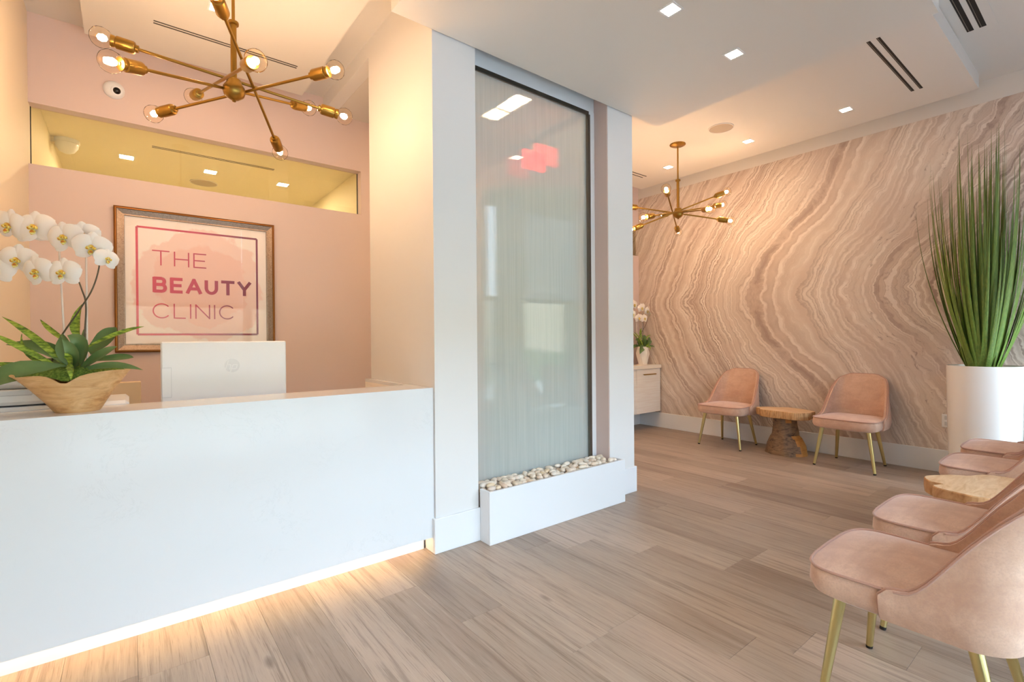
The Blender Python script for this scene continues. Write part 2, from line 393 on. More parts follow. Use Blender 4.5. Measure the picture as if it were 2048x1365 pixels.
# pink reception wall with the transom opening
TZ0, TZ1, TX1 = 2.385, 2.785, 1.705
b = MB(); b.box((XL, YP, 0), (2.0, YP + .1, TZ0)).box((XL, YP, TZ1), (2.0, YP + .1, ZC)).box((TX1, YP, TZ0), (2.0, YP + .1, TZ1))
struct(b.build('wall_back', 'pink_paint'))
b = MB(); b.box((2.0, YB, 0), (XR, YB + .1, TZ0)).box((2.0, YB, TZ1), (XR, YB + .1, ZC)).box((2.0, YB, TZ0), (4.6, YB + .1, TZ1))
struct(b.build('wall_far', 'pink_paint'))
struct(box('baseboard_far', (3.2, YB - .015, 0), (XR - .015, YB, .2), 'trim_white', None, .003))
w1 = struct(empty('window_1', (0, 0, 0)))
box('pane', (XL, YP + .085, TZ0), (TX1, YP + .093, TZ1), 'transom_glass', w1)
b = MB().box((TX1 - .004, YP + .08, TZ0), (TX1, YP + .098, TZ1)).box((XL, YP + .08, TZ0), (XL + .004, YP + .098, TZ1))
b.build('window_frame', 'dark_slot', w1)
w2 = struct(empty('window_2', (0, 0, 0)))
box('pane', (4.6, YB + .045, TZ0), (XR, YB + .053, TZ1), 'transom_glass', w2)
struct(MB().box((4.4, 5.2, 1.8), (XR, 5.3, ZC)).box((4.4, YB + .1, 1.8), (4.5, 5.2, ZC)).box((4.4, YB + .1, 1.7), (XR, 5.3, 1.8)).build('wall_far_blocker', 'tan_paint'))  # box added behind the far transom pane to block sky light
# ceilings
ce = struct(box('ceiling', (XL - .1, YF - .1, ZC), (XR + .1, 7.4, ZC + .1), 'ceiling_paint'))
box('reception_tray', (-.21, 1.6, ZT), (1.145, 4.25, ZC), 'ceiling_paint', ce)
box('lounge_tray', (3.35, .78, ZT), (5.515, 4.14, ZC), 'ceiling_paint', ce)
box('soffit', (1.12, .65, ZS), (3.48, 2.45, ZC), 'ceiling_paint', ce)
box('corridor_soffit', (1.471, 2.69, ZT), (3.2, YP - .001, ZC), 'ceiling_paint', ce)
# centre partition holding the water wall
wc = struct(MB().box((1.37, 2.46, 0), (1.664, 2.72, ZC)).box((1.37, 2.72, 0), (1.47, 3.385, ZC)).build('wall_center', 'white_paint'))
wp = struct(MB().box((2.872, 2.46, 0), (3.163, 2.72, ZC)).build('wall_pillar', 'white_paint'))
box('pink_reveal', (2.866, 2.463, .2), (2.872, 2.6, ZC - .01), 'pink_paint', wp)
struct(MB().box((1.664, 2.595, 2.975), (2.872, 2.68, ZC)).box((2.81, 2.592, .3), (2.866, 2.68, 2.975)).box((1.664, 2.595, .3), (1.72, 2.68, 2.975)).build('trim_2', 'trim_white'))
struct(MB().box((1.355, 2.445, 0), (1.68, 2.46, .2), .003).build('baseboard_center', 'trim_white'))
struct(MB().box((1.355, 2.46, 0), (1.37, 2.56, .2), .003).build('baseboard_center_side', 'trim_white'))
struct(MB().box((2.87, 2.445, 0), (3.178, 2.46, .2), .003).box((3.163, 2.46, 0), (3.178, 2.72, .2), .003).build('baseboard_pillar', 'trim_white'))
struct(box('trim_3', (1.37, 3.385, ZT), (1.47, YP, ZC), 'white_paint'))
# water glass
wg = empty('water_wall', (2.29, 2.6, .2), 0, 'tall glass pane with water running down in a dark steel channel', 'water feature')
def kid(o, parent):
    o.parent = parent; o.location = Vector(o.location) - Vector(parent.location); return o
kid(box('glass_sheet', (1.735, 2.604, .26), (2.795, 2.612, 2.955), 'water_glass'), wg)
kid(MB().box((1.72, 2.595, 2.945), (2.81, 2.63, 2.975)).build('top_channel', 'dark_steel'), wg)
kid(MB().box((2.787, 2.583, .3), (2.812, 2.63, 2.945)).build('side_channel', 'dark_steel'), wg)
kid(MB().box((1.72, 2.595, .3), (1.735, 2.63, 2.945)).build('side_channel', 'dark_steel'), wg)
# planter trough and its pebbles
pt = empty('pebble_planter', (2.285, 2.45, 0), 0, 'low white trough filled with pebbles under the water glass', 'planter')
X0, X1, Y0, Y1, Z1 = 1.664, 2.905, 2.343, 2.58, .315
b = MB().box((X0, Y0, 0), (X1, Y0 + .018, Z1), .002).box((X0, Y0 + .018, 0), (X0 + .018, 2.444, Z1), .002).box((X1 - .018, Y0 + .018, 0), (X1, 2.444, Z1), .002)
kid(b.build('trough', 'trim_white'), pt)
kid(box('gravel_bed', (X0 + .019, Y0 + .019, .02), (X1 - .019, 2.444, .272), 'pebble'), pt)
kid(box('gravel_bed', (1.68, 2.462, .02), (2.864, 2.6, .272), 'pebble'), pt)
peb = []
for k in range(5):
    v, f = [], []; n = 16; nr = 10
    for a in range(nr):
        th = math.pi * a / (nr - 1)
        for j in range(n):
            ph = 2 * math.pi * j / n; d = 1 + .1 * math.sin(2 * ph + k) + .07 * math.cos(3 * ph + 2 * k)
            v.append((math.sin(th) * math.cos(ph) * (.026 + .003 * k) * d, math.sin(th) * math.sin(ph) * (.0195 + .0015 * (k % 3)) * d, math.cos(th) * (.015 + .001 * (k % 2))))
    b = MB().rings([v[a * n:(a + 1) * n] for a in range(1, nr - 1)]);
    me = bpy.data.meshes.new('pebble'); me.from_pydata([tuple(q) for q in b.v], [], b.f); me.polygons.foreach_set('use_smooth', [True] * len(me.polygons)); me.materials.append(MATS['pebble']); peb.append(me)
rs = random.Random(3); PB = []
for layer in range(2):
    for i in range(27):
        for j in range(5 if layer == 0 else 4):
            x = X0 + .05 + (i + .5 * (j % 2) + .25 * layer) * .0435 + rs.uniform(-.008, .008); y = Y0 + .045 + j * .0425 + layer * .02 + rs.uniform(-.006, .006)
            if x > X1 - .045 or y > 2.575: continue
            if y > 2.425 and (x < 1.695 or x > 2.835): continue
            if layer == 1 and rs.random() < .34: continue
            o = link('pebble', rs.choice(peb), None, (x, y, .287 + layer * .024 + rs.uniform(0, .004)))
            o.rotation_euler = (rs.uniform(-.2, .2), rs.uniform(-.2, .2), rs.uniform(0, 6.3)); s = rs.uniform(.85, 1.08); o.scale = (s, s, s)
            tag(o, 'smooth cream river pebble in the white trough below the water glass', 'pebble', 'pebbles in the white trough'); PB.append(o)
# frosted door standing open behind the water glass
dr = struct(empty('door_1', (2.86, 2.76, 0), math.atan2(3.24 - 2.76, 2.25 - 2.86)))
box('door_leaf', (0, -.02, .01), (.78, .02, 2.44), 'frosted_door', dr, .003)
h = MB(); h.cone((.72, .02, 1.02), (.72, .075, 1.02), .011, .011, 12); h.cone((.73, .07, 1.02), (.6, .07, 1.02), .009, .009, 12); h.build('door_handle', 'dark_steel', dr)
ex = empty('exit_sign', (3.03, 3.5, 2.82), 0, 'red glowing exit sign blurred behind the water glass', 'sign')
box('lit_face', (-.13, -.02, 0), (.13, .02, .17), 'exit_red', ex, .004)
MB().cone((0, 0, .17), (0, 0, .43), .008, .008, 10).build('stem', 'trim_white', ex)

# ------------------------------------------------------------------ ceiling fittings
def can(x, y, z, label, s=.076, lm='can_light', group='recessed square ceiling lights'):
    e = empty('recessed_light', (x, y, z), 0, label, 'ceiling light', group)
    h = s / 2; w = .012; b = MB()
    for a, c in (((-h - w, -h - w, -.003), (h + w, -h, 0)), ((-h - w, h, -.003), (h + w, h + w, 0)), ((-h - w, -h, -.003), (-h, h, 0)), ((h, -h, -.003), (h + w, h, 0))): b.box(a, c)
    b.build('trim', 'trim_white', e); box('lens', (-h, -h, -.0025), (h, h, 0), lm, e)
    return e
can(2.298, 1.528, ZS, 'square downlight in the grey soffit, nearer to the camera')
can(2.97, 1.528, ZS, 'square downlight in the grey soffit, nearer to the agate wall')
can(5.06, 1.584, ZT, 'square downlight beside the lounge ceiling vent near the tall grass')
can(5.06, 2.458, ZT, 'square downlight in line with the round ceiling speaker')
can(5.06, 3.409, ZT, 'square downlight just behind the far brass chandelier rod')
can(.443, 3.439, ZT, 'square downlight above the reception chandelier')
can(2.62, 3.351, ZT, 'downlight glowing blurred through the top of the water glass', .15, 'corridor_can_light')
for x, l in ((0., 'left square downlight beyond the transom pane'), (.67, 'middle square downlight beyond the transom pane'), (1.356, 'right square downlight beyond the transom pane')):
    can(x, 5.81, 2.95, l, .1, 'room_can_light', 'downlights beyond the transom')
def vent(x0, x1, y, z, label, w=.017, gap=.028, plate=False):
    e = empty('linear_vent', ((x0 + x1) / 2, y, z), 0, label, 'air vent', 'slot air vents'); L = (x1 - x0) / 2
    if plate: box('plate', (-L - .04, -.1, -.004), (L + .04, .1, 0), 'ceiling_paint', e); zz = -.0045
    else: zz = -.001
    for s in (-1, 1):
        q = box('slot', (-L, s * gap - w / 2, zz), (L, s * gap + w / 2, zz + .001), 'dark_slot', e)
        box('vane', (-L, -.0015, zz - .001), (L, .0015, zz), 'slot_metal', q, 0, (0, s * gap + w * .2, 0))
vent(4.022, 5.126, 1.096, ZT, 'dark two-slot air vent in the lounge ceiling panel', .022)
vent(4.3, 5.129, 3.8, ZT, 'dark two-slot air vent partly hidden by the white pillar')
vent(.141, 1.0, 3.83, ZT, 'dark two-slot air vent above the reception chandelier', .012, .014)
vent(3.2, 4.685, .672, ZC, 'wide black two-slot vent in the upper ceiling corner', .036, .032, True)
vent(.178, 1.17, 5.36, 2.95, 'thin two-slot vent seen through the transom pane', .014, .016)
def speaker(x, y, z, r, label, group='round ceiling speakers'):
    e = empty('ceiling_speaker', (x, y, z), 0, label, 'speaker', group)
    MB().lathe([(r, 0), (r, -.006), (r - .008, -.008), (r - .009, -.004)], 40).build('rim', 'ceiling_paint', e)
    MB().lathe([(r - .009, -.004), (r * .5, -.006), (.001, -.007)], 40).build('grille', 'grille', e, True)
speaker(4.528, 2.462, ZT, .115, 'round ceiling speaker in the lounge panel')
speaker(.66, 6.25, 2.95, .13, 'round ceiling speaker beyond the transom pane')
# dome camera on the pink wall
e = empty('dome_camera', (-.065, YP, 2.99), 0, 'white round security camera with black lens on the pink wall', 'camera')
MB().lathe([(.06, 0), (.06, .01), (.055, .023), (.042, .036), (.021, .042), (.001, .043)], 36, (0, 0, 0), (0, -1, 0)).build('housing', 'plastic_white', e, True)
MB().lathe([(.023, 0), (.024, .022), (.02, .03), (.013, .036), (.001, .038)], 28, (.01, -.02, -.008), (.25, -1, -.3)).build('lens', 'camera_black', e, True)
MB().lathe([(.032, .012), (.032, .024), (.026, .026)], 28, (.01, -.02, -.008), (.25, -1, -.3)).build('lens_ring', 'plastic_white', e, True)
# room beyond the transom
struct(box('wall_inner_left', (XL - .12, YP + .1, 1.8), (XL, 7.2, 2.95), 'yellow_paint'))
struct(box('wall_inner_right', (1.864, YP + .1, 1.8), (1.98, 7.2, 2.95), 'yellow_paint'))
struct(box('wall_inner_back', (XL, 7.1, 1.8), (1.864, 7.2, 2.95), 'yellow_paint'))
struct(box('ceiling_inner', (XL, YP + .1, 2.95), (1.98, 7.2, 3.0), 'yellow_paint'))
struct(box('floor_inner', (XL, YP + .1, 1.7), (1.98, 7.2, 1.8), 'yellow_paint'))
e = empty('dome_camera', (-.40, 5.62, 2.95), 0, 'white hanging dome camera seen behind the transom at left', 'camera')
MB().lathe([(.085, 0), (.085, -.03), (.078, -.035), (.075, -.06), (.05, -.1), (.02, -.115), (.001, -.117)], 28).build('dome', 'plastic_white', e, True)
box('bracket', (-.1, -.03, -.045), (-.06, .03, 0), 'yellow_paint', e)

# ------------------------------------------------------------------ chandeliers
def chandelier(loc, arms, label):
    e = empty('chandelier', loc, 0, label, 'chandelier', 'brass sputnik chandeliers')
    d = ZT - loc[2]
    MB().lathe([(.08, d), (.08, d - .008), (.062, d - .018), (.012, d - .022), (.008, d - .03)], 32).build('canopy', 'brass', e, True)
    MB().cone((0, 0, .34), (0, 0, d - .02), .008, .008, 14).build('rod', 'brass', e, True)
    MB().lathe([(.0145, .05), (.0145, .345)], 16).build('sleeve', 'brass', e, True)
    MB().lathe([(.008, .354), (.025, .352), (.026, .345), (.025, .338), (.008, .336)], 20).build('collar', 'brass', e, True)
    MB().lathe([(.001, -.062), (.009, -.06), (.009, -.052), (.022, -.048), (.046, -.03), (.053, -.008), (.05, .014), (.036, .034), (.034, .05), (.0145, .06)], 28).build('hub', 'brass', e, True)
    for a, c in arms:
        a, c = Vector(a), Vector(c); dr = (c - a).normalized()
        MB().cone(a + dr * .03, c - dr * .03, .0075, .0075, 12).build('arm', 'brass', e, True)
        for tip, dv in ((a, -dr), (c, dr)):
            MB().lathe([(.011, -.142), (.017, -.14), (.017, -.13), (.026, -.126), (.029, -.118), (.029, -.056), (.024, -.052), (.027, -.046), (.027, -.034)], 24, tip, dv).build('socket', 'brass', e, True)
            bu = MB().lathe([(.018, -.048), (.024, -.04), (.038, -.025), (.0465, 0), (.044, .018), (.035, .032), (.019, .043), (.001, .0465)], 24, tip, dv).build('bulb', 'bulb_glass', e, True)
            MB().lathe([(.001, -.022), (.011, -.017), (.0165, -.003), (.012, .012), (.001, .018)], 12, tip, dv).build('filament', 'filament', bu, True)
    return e
chandelier((.442, 2.884, 2.526), [((-.529, .091, .119), (.544, -.081, -.016)), ((-.489, -.264, -.14), (.458, .31, .155)), ((-.152, -.496, .182), (.318, .433, -.118)), ((-.132, .517, .131), (.0, -.542, -.093)), ((-.321, .444, -.05), (.397, -.373, .073))],
           'brass sputnik chandelier with clear globe bulbs above the reception desk')
chandelier((4.546, 2.948, 2.526), [((.39, -.32, .219), (-.448, .261, -.184)), ((.419, -.346, -.086), (-.362, .405, .109)), ((-.5, -.196, .117), (.455, .298, -.082)), ((-.232, -.49, -.094), (.333, .42, .121)), ((-.537, .038, -.113), (.488, -.222, .121))],
           'brass sputnik chandelier hanging in front of the agate wall')

# ------------------------------------------------------------------ reception desk
e = empty('reception_desk', (.43, 2.62, 0), 0, 'long white quartz reception counter with glowing base', 'desk')
kid(box('front_panel', (XL + .002, 2.475, .088), (1.368, 2.497, .925), 'counter_quartz', None, .0), e)
kid(box('ledge_top', (XL + .002, 2.475, .925), (1.368, 2.755, .945), 'counter_quartz', None, .0), e)
kid(box('toe_kick', (XL + .002, 2.56, 0), (1.345, 2.58, .74), 'trim_white'), e)

kid(box('led_strip', (XL + .01, 2.528, .09), (1.33, 2.54, .096), 'led_strip'), e)
kid(box('underside', (XL + .002, 2.497, .097), (1.345, 2.56, .11), 'trim_white'), e)

e = empty('side_counter', (1.31, 3.07, 0), 0, 'narrow white side counter along the partition behind the reception desk', 'counter')
kid(box('ledge_top', (1.325, 2.757, .925), (1.368, 3.385, .945), 'counter_quartz'), e)
kid(box('side_panel', (1.325, 2.757, .0), (1.34, 3.385, .925), 'pale_laminate'), e)
e = empty('work_table', (.37, 3.05, 0), 0, 'pale work surface behind the counter carrying the monitor and printer', 'table')
kid(box('work_surface', (XL + .002, 2.757, .72), (1.249, 3.35, .745), 'pale_laminate'), e)
for x in (XL + .01, .4, 1.22): kid(box('support', (x, 2.8, 0), (x + .02, 3.3, .72), 'pale_laminate'), e)

# all-in-one monitor seen from behind
mo = empty('desktop_monitor', (.415, 3.0, .745), 0, 'white desktop monitor seen from behind on the desk', 'monitor')
box('back_shell', (-.29, -.02, .105), (.29, .018, .475), 'plastic_white', mo, .006)
box('stand_neck', (-.09, .018, .01), (.09, .03, .3), 'plastic_grey', mo, .004)
box('stand_foot', (-.14, -.06, 0), (.14, .12, .01), 'plastic_grey', mo, .003)
box('screen', (-.28, .018, .12), (.28, .02, .465), 'camera_black', mo)
pn = box('port_panel', (-.287, -.0215, .195), (-.247, -.0205, .345), 'plastic_grey', mo); pn2 = box('port_inlay', (-.2855, -.0225, .197), (-.2485, -.0215, .343), 'plastic_white', pn)
mat('logo_grey', 'E2E4E8', .22)
lg = MB()
lg.lathe([(.036, 0), (.036, .0008)], 36, (0.02, -.0202, .345), (0, -1, 0)); lg.build('badge', 'logo_grey', mo)
b = MB()
def seg(b, x0, z0, x1, z1, w, y, th=.0012):
    a, c = Vector((x0, 0, z0)), Vector((x1, 0, z1)); d = (c - a).normalized(); n = Vector((-d.z, 0, d.x)) * w / 2
    q = [a - n, c - n, c + n, a + n]; vs = [(p.x, y, p.z) for p in q] + [(p.x, y - th, p.z) for p in q]
    b.add(vs, [(0, 1, 2, 3), (7, 6, 5, 4), (0, 4, 5, 1), (1, 5, 6, 2), (2, 6, 7, 3), (3, 7, 4, 0)])
for s in ((.002, .372, -.012 + .0, .325), (-.0, .35, .014, .35), (.014, .35, .008, .325), (.024, .35, .01, .31), (.024, .35, .044, .35), (.044, .35, .038, .328), (.038, .328, .018, .328)):
    seg(b, *s, .005, -.021)
b.build('badge_letters', 'plastic_white', mo)
# printer on the desk behind the bowl
pr = empty('printer', (-.235, 2.94, .745), 0, 'white multifunction printer on the desk behind the wooden bowl', 'printer')
box('body', (-.235, -.16, 0), (.235, .2, .215), 'printer_white', pr, .014)
box('lid', (-.23, -.155, .222), (.15, .19, .285), 'printer_white', pr, .014)
box('feeder', (-.225, -.13, .287), (.04, .16, .35), 'printer_white', pr, .018)
box('hinge', (-.17, -.168, .262), (-.075, -.155, .286), 'plastic_grey', pr, .003)
box('tray', (-.0, -.172, .04), (.232, -.16, .19), 'printer_white', pr, .004)
b = MB().add([(.04, -.15, .34), (.17, -.15, .285), (.04, -.15, .285), (.04, .1, .34), (.17, .1, .285), (.04, .1, .285)], [(0, 1, 2), (5, 4, 3), (0, 3, 4, 1), (1, 4, 5, 2), (2, 5, 3, 0)]); b.build('output_slope', 'printer_white', pr)
for k in range(6): box('grille_slot', (-.22, -.1615, .13 + k * .012), (-.14, -.1605, .134 + k * .012), 'dark_slot', pr)
bx = empty('folder_box', (-.05, 3.28, .745), 0, 'plain beige box standing behind the printer', 'box')
box('carton', (-.1, -.03, 0), (.1, .03, .265), 'beige_board', bx, .003)

# ------------------------------------------------------------------ framed sign
FX, FZ, FH = .44, 1.6625, .5155
fr = empty('framed_sign', (FX, YP, FZ), 0, 'square bronze framed print reading THE BEAUTY CLINIC on the pink wall', 'picture')
prof = [(0, 0), (0, .028), (.008, .034), (.014, .034), (.017, .028), (.05, .016), (.058, .016), (.06, .008)]
for s in range(4):
    rot = Matrix.Rotation(s * math.pi / 2, 3, 'Y'); b = MB(); rs_ = []
    for i, d in prof: rs_.append((rot @ Vector((-(FH - i), -d, -(FH - i))), rot @ Vector((FH - i, -d, -(FH - i)))))
    vs = [p for q in rs_ for p in q]; fs = [(2 * k, 2 * k + 1, 2 * k + 3, 2 * k + 2) for k in range(len(prof) - 1)]
    b.add(vs, fs); o = b.build('frame_rail', 'bronze_frame', fr); o.data.materials.append(MATS['bronze_dark'])
    for k, pl_ in enumerate(o.data.polygons): pl_.material_index = 1 if k < 4 else 0
box('print', (-FH + .055, -.004, -FH + .055), (FH - .055, -.001, FH - .055), 'art_print', fr)
box('glazing', (-FH + .056, -.0125, -FH + .056), (FH - .056, -.0105, FH - .056), 'picture_glass', fr)
b = MB(); y = -.005; L = .388
for s in ((-L, -L, L, -L), (L, -L, L, L), (L, L, -L, L), (-L, L, -L, -L)): seg(b, *s, .014, y, .0006)
b.build('printed_border', 'print_ink', fr)
def arcs(cx, cz, rx, rz, a0, a1, n=14): return [(cx + rx * math.cos(R(a0 + (a1 - a0) * i / n)), cz + rz * math.sin(R(a0 + (a1 - a0) * i / n))) for i in range(n + 1)]
GL = {'T': (.95, [[(0, 1), (.95, 1)], [(.475, 1), (.475, 0)]]), 'H': (.85, [[(0, 0), (0, 1)], [(.85, 0), (.85, 1)], [(0, .5), (.85, .5)]]),
      'E': (.74, [[(.74, 1), (0, 1), (0, 0), (.74, 0)], [(0, .5), (.66, .5)]]),
      'B': (.8, [[(0, 0), (0, 1), (.5, 1)] + arcs(.5, .76, .24, .24, 90, -90) + [(0, .52)], [(.5, .52)] + arcs(.53, .26, .27, .26, 90, -90) + [(0, 0)]]),
      'A': (1.0, [[(0, 0), (.5, 1), (1, 0)], [(.2, .3), (.8, .3)]]), 'U': (.84, [[(0, 1), (0, .42)] + arcs(.42, .42, .42, .42, 180, 360) + [(.84, .42), (.84, 1)]]),
      'Y': (.94, [[(0, 1), (.47, .42), (.94, 1)], [(.47, .42), (.47, 0)]]), 'C': (.9, [arcs(.5, .5, .5, .5, 40, 320, 22)]),
      'L': (.66, [[(0, 1), (0, 0), (.66, 0)]]), 'I': (.0, [[(0, 0), (0, 1)]]), 'N': (.86, [[(0, 0), (0, 1), (.86, 0), (.86, 1)]])}
def word(txt, x, z, h, w, sp, wx=1.0):
    b = MB()
    for ch in txt:
        wd, strokes = GL[ch]
        for st_ in strokes:
            for (ax, az), (bx_, bz) in zip(st_, st_[1:]):
                d = Vector((bx_ - ax, bz - az)); ln = d.length * h
                if ln < 1e-5: continue
                ex_ = min(w * .5 / ln, .5) if len(st_) < 10 else .12
                p0 = Vector((ax, az)) - d * ex_ * .8; p1 = Vector((bx_, bz)) + d * ex_ * .8
                seg(b, x + p0.x * h * wx, z + p0.y * h, x + p1.x * h * wx, z + p1.y * h, w, y - random.uniform(0, .0003), .0006)
        x += wd * h * wx + sp
    b.build('lettering', 'print_ink', fr); return x
word('THE', -.297, .123, .103, .0085, .034, 1.0)
word('BEAUTY', -.288, -.07, .094, .023, .040, .85)
word('CLINIC', -.297, -.266, .103, .0085, .034, 1.0)

# ------------------------------------------------------------------ orchids
def leaf_mesh(pts, width, name, m, parent, n=10, face=(0, -1, .35), cup=.18, prof=None):
    a, c, d = [Vector(p) for p in pts]; P = []
    for i in range(n + 1):
        s = i / n; P.append((1 - s) ** 2 * a + 2 * s * (1 - s) * (2 * c - .5 * (a + d)) + s * s * d)
    nf = Vector(face).normalized(); vs = []
    for i, p in enumerate(P):
        s = i / n; tg = (P[min(i + 1, n)] - P[max(i - 1, 0)]).normalized(); sd = tg.cross(nf)
        sd = sd.normalized() if sd.length > 1e-4 else Vector((1, 0, 0)); nn = sd.cross(tg)
        wv = width / 2 * (prof(s) if prof else max(.02, min(1, .45 + 1.5 * s) * (1 - max(0, (s - .45) / .55) ** 2.2)))
        for q in (-1, -.5, 0, .5, 1): vs.append(p + sd * wv * q + nn * wv * cup * (q * q * 2 - .4))
        if i in (0, n): pass
    fs = []; k = 5
    for i in range(n):
        for j in range(k - 1): fs.append((i * k + j, i * k + j + 1, (i + 1) * k + j + 1, (i + 1) * k + j))
    # thickness: second skin
    N = len(vs); th = nf * -.0012; vs2 = vs + [v + th for v in vs]
    fs2 = fs + [tuple(x + N for x in reversed(f)) for f in fs]
    return mesh(name, vs2, fs2, m, parent, True)
def petal_data(name, L, Wd, tipcurl):
    n, kx = 9, 7; vs = []; fs = []
    for i in range(n + 1):
        s = i / n; wv = Wd / 2 * max(.05, math.sin(math.pi * min(1, .12 + s * .86)) ** .62)
        for j in range(kx):
            q = j / (kx - 1) * 2 - 1
            vs.append((q * wv, -tipcurl * (s * s) - .10 * Wd * (1 - q * q) * math.sin(math.pi * s) + .05 * Wd * abs(q), s * L))
    for i in range(n):
        for j in range(kx - 1): a = i * kx + j; fs.append((a, a + 1, a + kx + 1, a + kx))
    N = len(vs); vs += [(x, y_ + .001, z) for x, y_, z in vs]; fs += [tuple(q + N for q in reversed(f)) for f in fs]
    me = bpy.data.meshes.new(name); me.from_pydata(vs, [], fs); me.polygons.foreach_set('use_smooth', [True] * len(me.polygons)); me.materials.append(MATS['petal']); return me
PET = petal_data('petal', .062, .078, -.008); SEP = petal_data('sepal', .058, .046, -.004)
b = MB(); b.lathe([(.001, -.004), (.006, 0), (.008, .008), (.005, .014), (.001, .016)], 10, (0, -.002, .002), (0, -1, .3))
for s in (-1, 1): b.lathe([(.001, 0), (.006, .004), (.006, .010), (.001, .014)], 8, (s * .006, -.006, -.004), (s * .6, -1, .5))
b.lathe([(.001, 0), (.007, .006), (.008, .014), (.002, .022)], 8, (0, -.006, -.006), (0, -.7, -1))
LIPME = b.build('lip_temp', 'lip', None, True); LIPD = LIPME.data; bpy.data.objects.remove(LIPME)
CM = bpy.data.meshes.new('flower_core'); _b = MB().lathe([(.001, 0), (.006, .002), (.007, .008), (.001, .012)], 10, (0, .004, 0), (0, -1, 0))
CM.from_pydata([tuple(v) for v in _b.v], [], _b.f); CM.materials.append(MATS['petal'])
def flower(parent, loc, yaw, pitch, roll, s):
    f = link('flower', CM, parent, loc); f.rotation_euler = (R(pitch), R(roll), R(yaw)); f.scale = (s, s, s)
    for ang, me, off in ((0, SEP, .002), (128, SEP, .002), (-128, SEP, .002), (72, PET, -.003), (-72, PET, -.003)):
        p = link('petal', me, f, (0, off, 0)); p.rotation_euler = (0, R(ang), 0)
    link('lip', LIPD, f)
def orchid(origin, rz, label, kind, group='potted white orchids'):
    e = empty('potted_orchid', origin, rz, label, 'plant', group)
    K = 1 / 503.
    def U(x, yv, w=0.0): return Vector(((x - 150) * K, w, (745 - yv) * K + (.145 if kind == 'bowl' else .225)))
    if kind == 'bowl':
        b = MB(); n = 56; rr = R(-38); cr, sr = math.cos(-rr), math.sin(-rr)
        def ring(sc, z, hz=0, inner=0):
            out = []
            for j in range(n):
                th = 2 * math.pi * j / n; cx, sy = math.cos(th), math.sin(th)
                x = .188 * math.copysign(abs(cx) ** 1.05, cx) - inner * cx; yv = .105 * math.copysign(abs(sy) ** 1.25, sy) - inner * .8 * sy
                zz = z
                if hz:
                    zz += hz * (.010 * abs(cx) ** 5 + .010 * cx - .030 * math.exp(-((th - 4.55) / .2) ** 2) + .004 * math.sin(5 * th))
                x, yv = x * sc + (1 - sc) * .01, yv * (sc * .55 + .45)
                out.append(Vector((x * cr - yv * sr, x * sr + yv * cr, zz)))
            return out
        lev = [(.36, .0, 0), (.39, .006, 0), (.52, .045, .2), (.72, .095, .6), (.92, .14, 1), (1.0, .152, 1)]
        b.rings([ring(*q) for q in lev] + [ring(.985, .151, 1, .007), ring(.9, .132, 1, .011), ring(.55, .07, .3, .011)])
        b.build('bowl', 'teak_bowl', e, True)
        b = MB(); rr_ = []
        for q in range(6):
            s = 1 - q / 6; rg = ring(.90 * s + .02, .146 + .034 * (1 - s * s), .6 * s, .011)
            rr_.append([v + Vector((0, 0, .006 * math.sin(v.x * 70) * math.cos(v.y * 60) * (1 if q else 0))) for v in rg])
        b.rings(rr_, False, True); b.build('moss', 'moss', e, True)
    else:
        # faceted geometric vase
        b = MB(); n = 6; lv = []
        for rad, z, ph in ((.06, 0, 0), (.092, .15, 30), (.072, .245, 0)):
            lv.append([Vector((rad * math.cos(R(ph + 60 * j)), rad * math.sin(R(ph + 60 * j)), z)) for j in range(n)])
        vs = [p for l in lv for p in l]; fs = [tuple(range(5, -1, -1))]
        for k in range(2):
            for j in range(n):
                a, c = k * n + j, k * n + (j + 1) % n; d, f = a + n, c + n
                if k == 0: fs += [(a, c, d), (c, f, d)]
                else: fs += [(a, f, d), (a, c, f)]
        b.add(vs, fs); b.build('vase', 'faceted_white', e)
        MB().lathe([(.066, .235), (.04, .25), (.001, .255)], 12).build('moss', 'moss', e, True)
    # leaves: base, through-point, tip in the photo's pixels, depth offsets, width px
    BL = [((148, 735), (75, 738), (25, 778), (-.03, -.10, -.13), 30), ((162, 735), (105, 692), (26, 683), (0, -.02, -.03), 19), ((105, 718), (45, 728), (14, 757), (.02, .03, .02), 16),
          ((168, 728), (152, 698), (149, 668), (-.02, -.05, -.06), 20), ((196, 722), (190, 685), (171, 666), (-.03, -.06, -.08), 24), ((188, 700), (198, 670), (213, 649), (.02, .04, .05), 28),
          ((188, 732), (215, 706), (250, 688), (-.02, -.04, -.04), 15), ((202, 716), (230, 710), (259, 711), (.01, .02, .02), 10), ((190, 736), (235, 725), (297, 735), (-.02, -.03, -.03), 10),
          ((142, 728), (132, 695), (127, 668), (.02, .05, .07), 24), ((150, 728), (142, 690), (134, 662), (.0, -.02, -.02), 18), ((128, 725), (132, 690), (123, 652), (.04, .08, .1), 14), ((165, 735), (180, 705), (165, 672), (-.04, -.07, -.09), 20)]
    SL = [((126, 730), (90, 674), (14, 627), (-.01, -.03, -.02), 14), ((118, 728), (80, 690), (25, 658), (-.04, -.07, -.09), 12), ((146, 668), (139, 640), (152, 601), (.02, .03, .03), 22),
          ((194, 688), (228, 662), (281, 648), (.01, .02, .02), 10), ((80, 730), (38, 721), (0, 728), (-.03, -.06, -.08), 9), ((96, 728), (76, 702), (68, 661), (-.03, -.04, -.05), 9),
          ((112, 685), (80, 655), (51, 631), (.03, .05, .06), 10), ((172, 728), (172, 712), (170, 700), (-.05, -.07, -.09), 20), ((168, 728), (182, 730), (186, 752), (-.06, -.09, -.10), 14)]
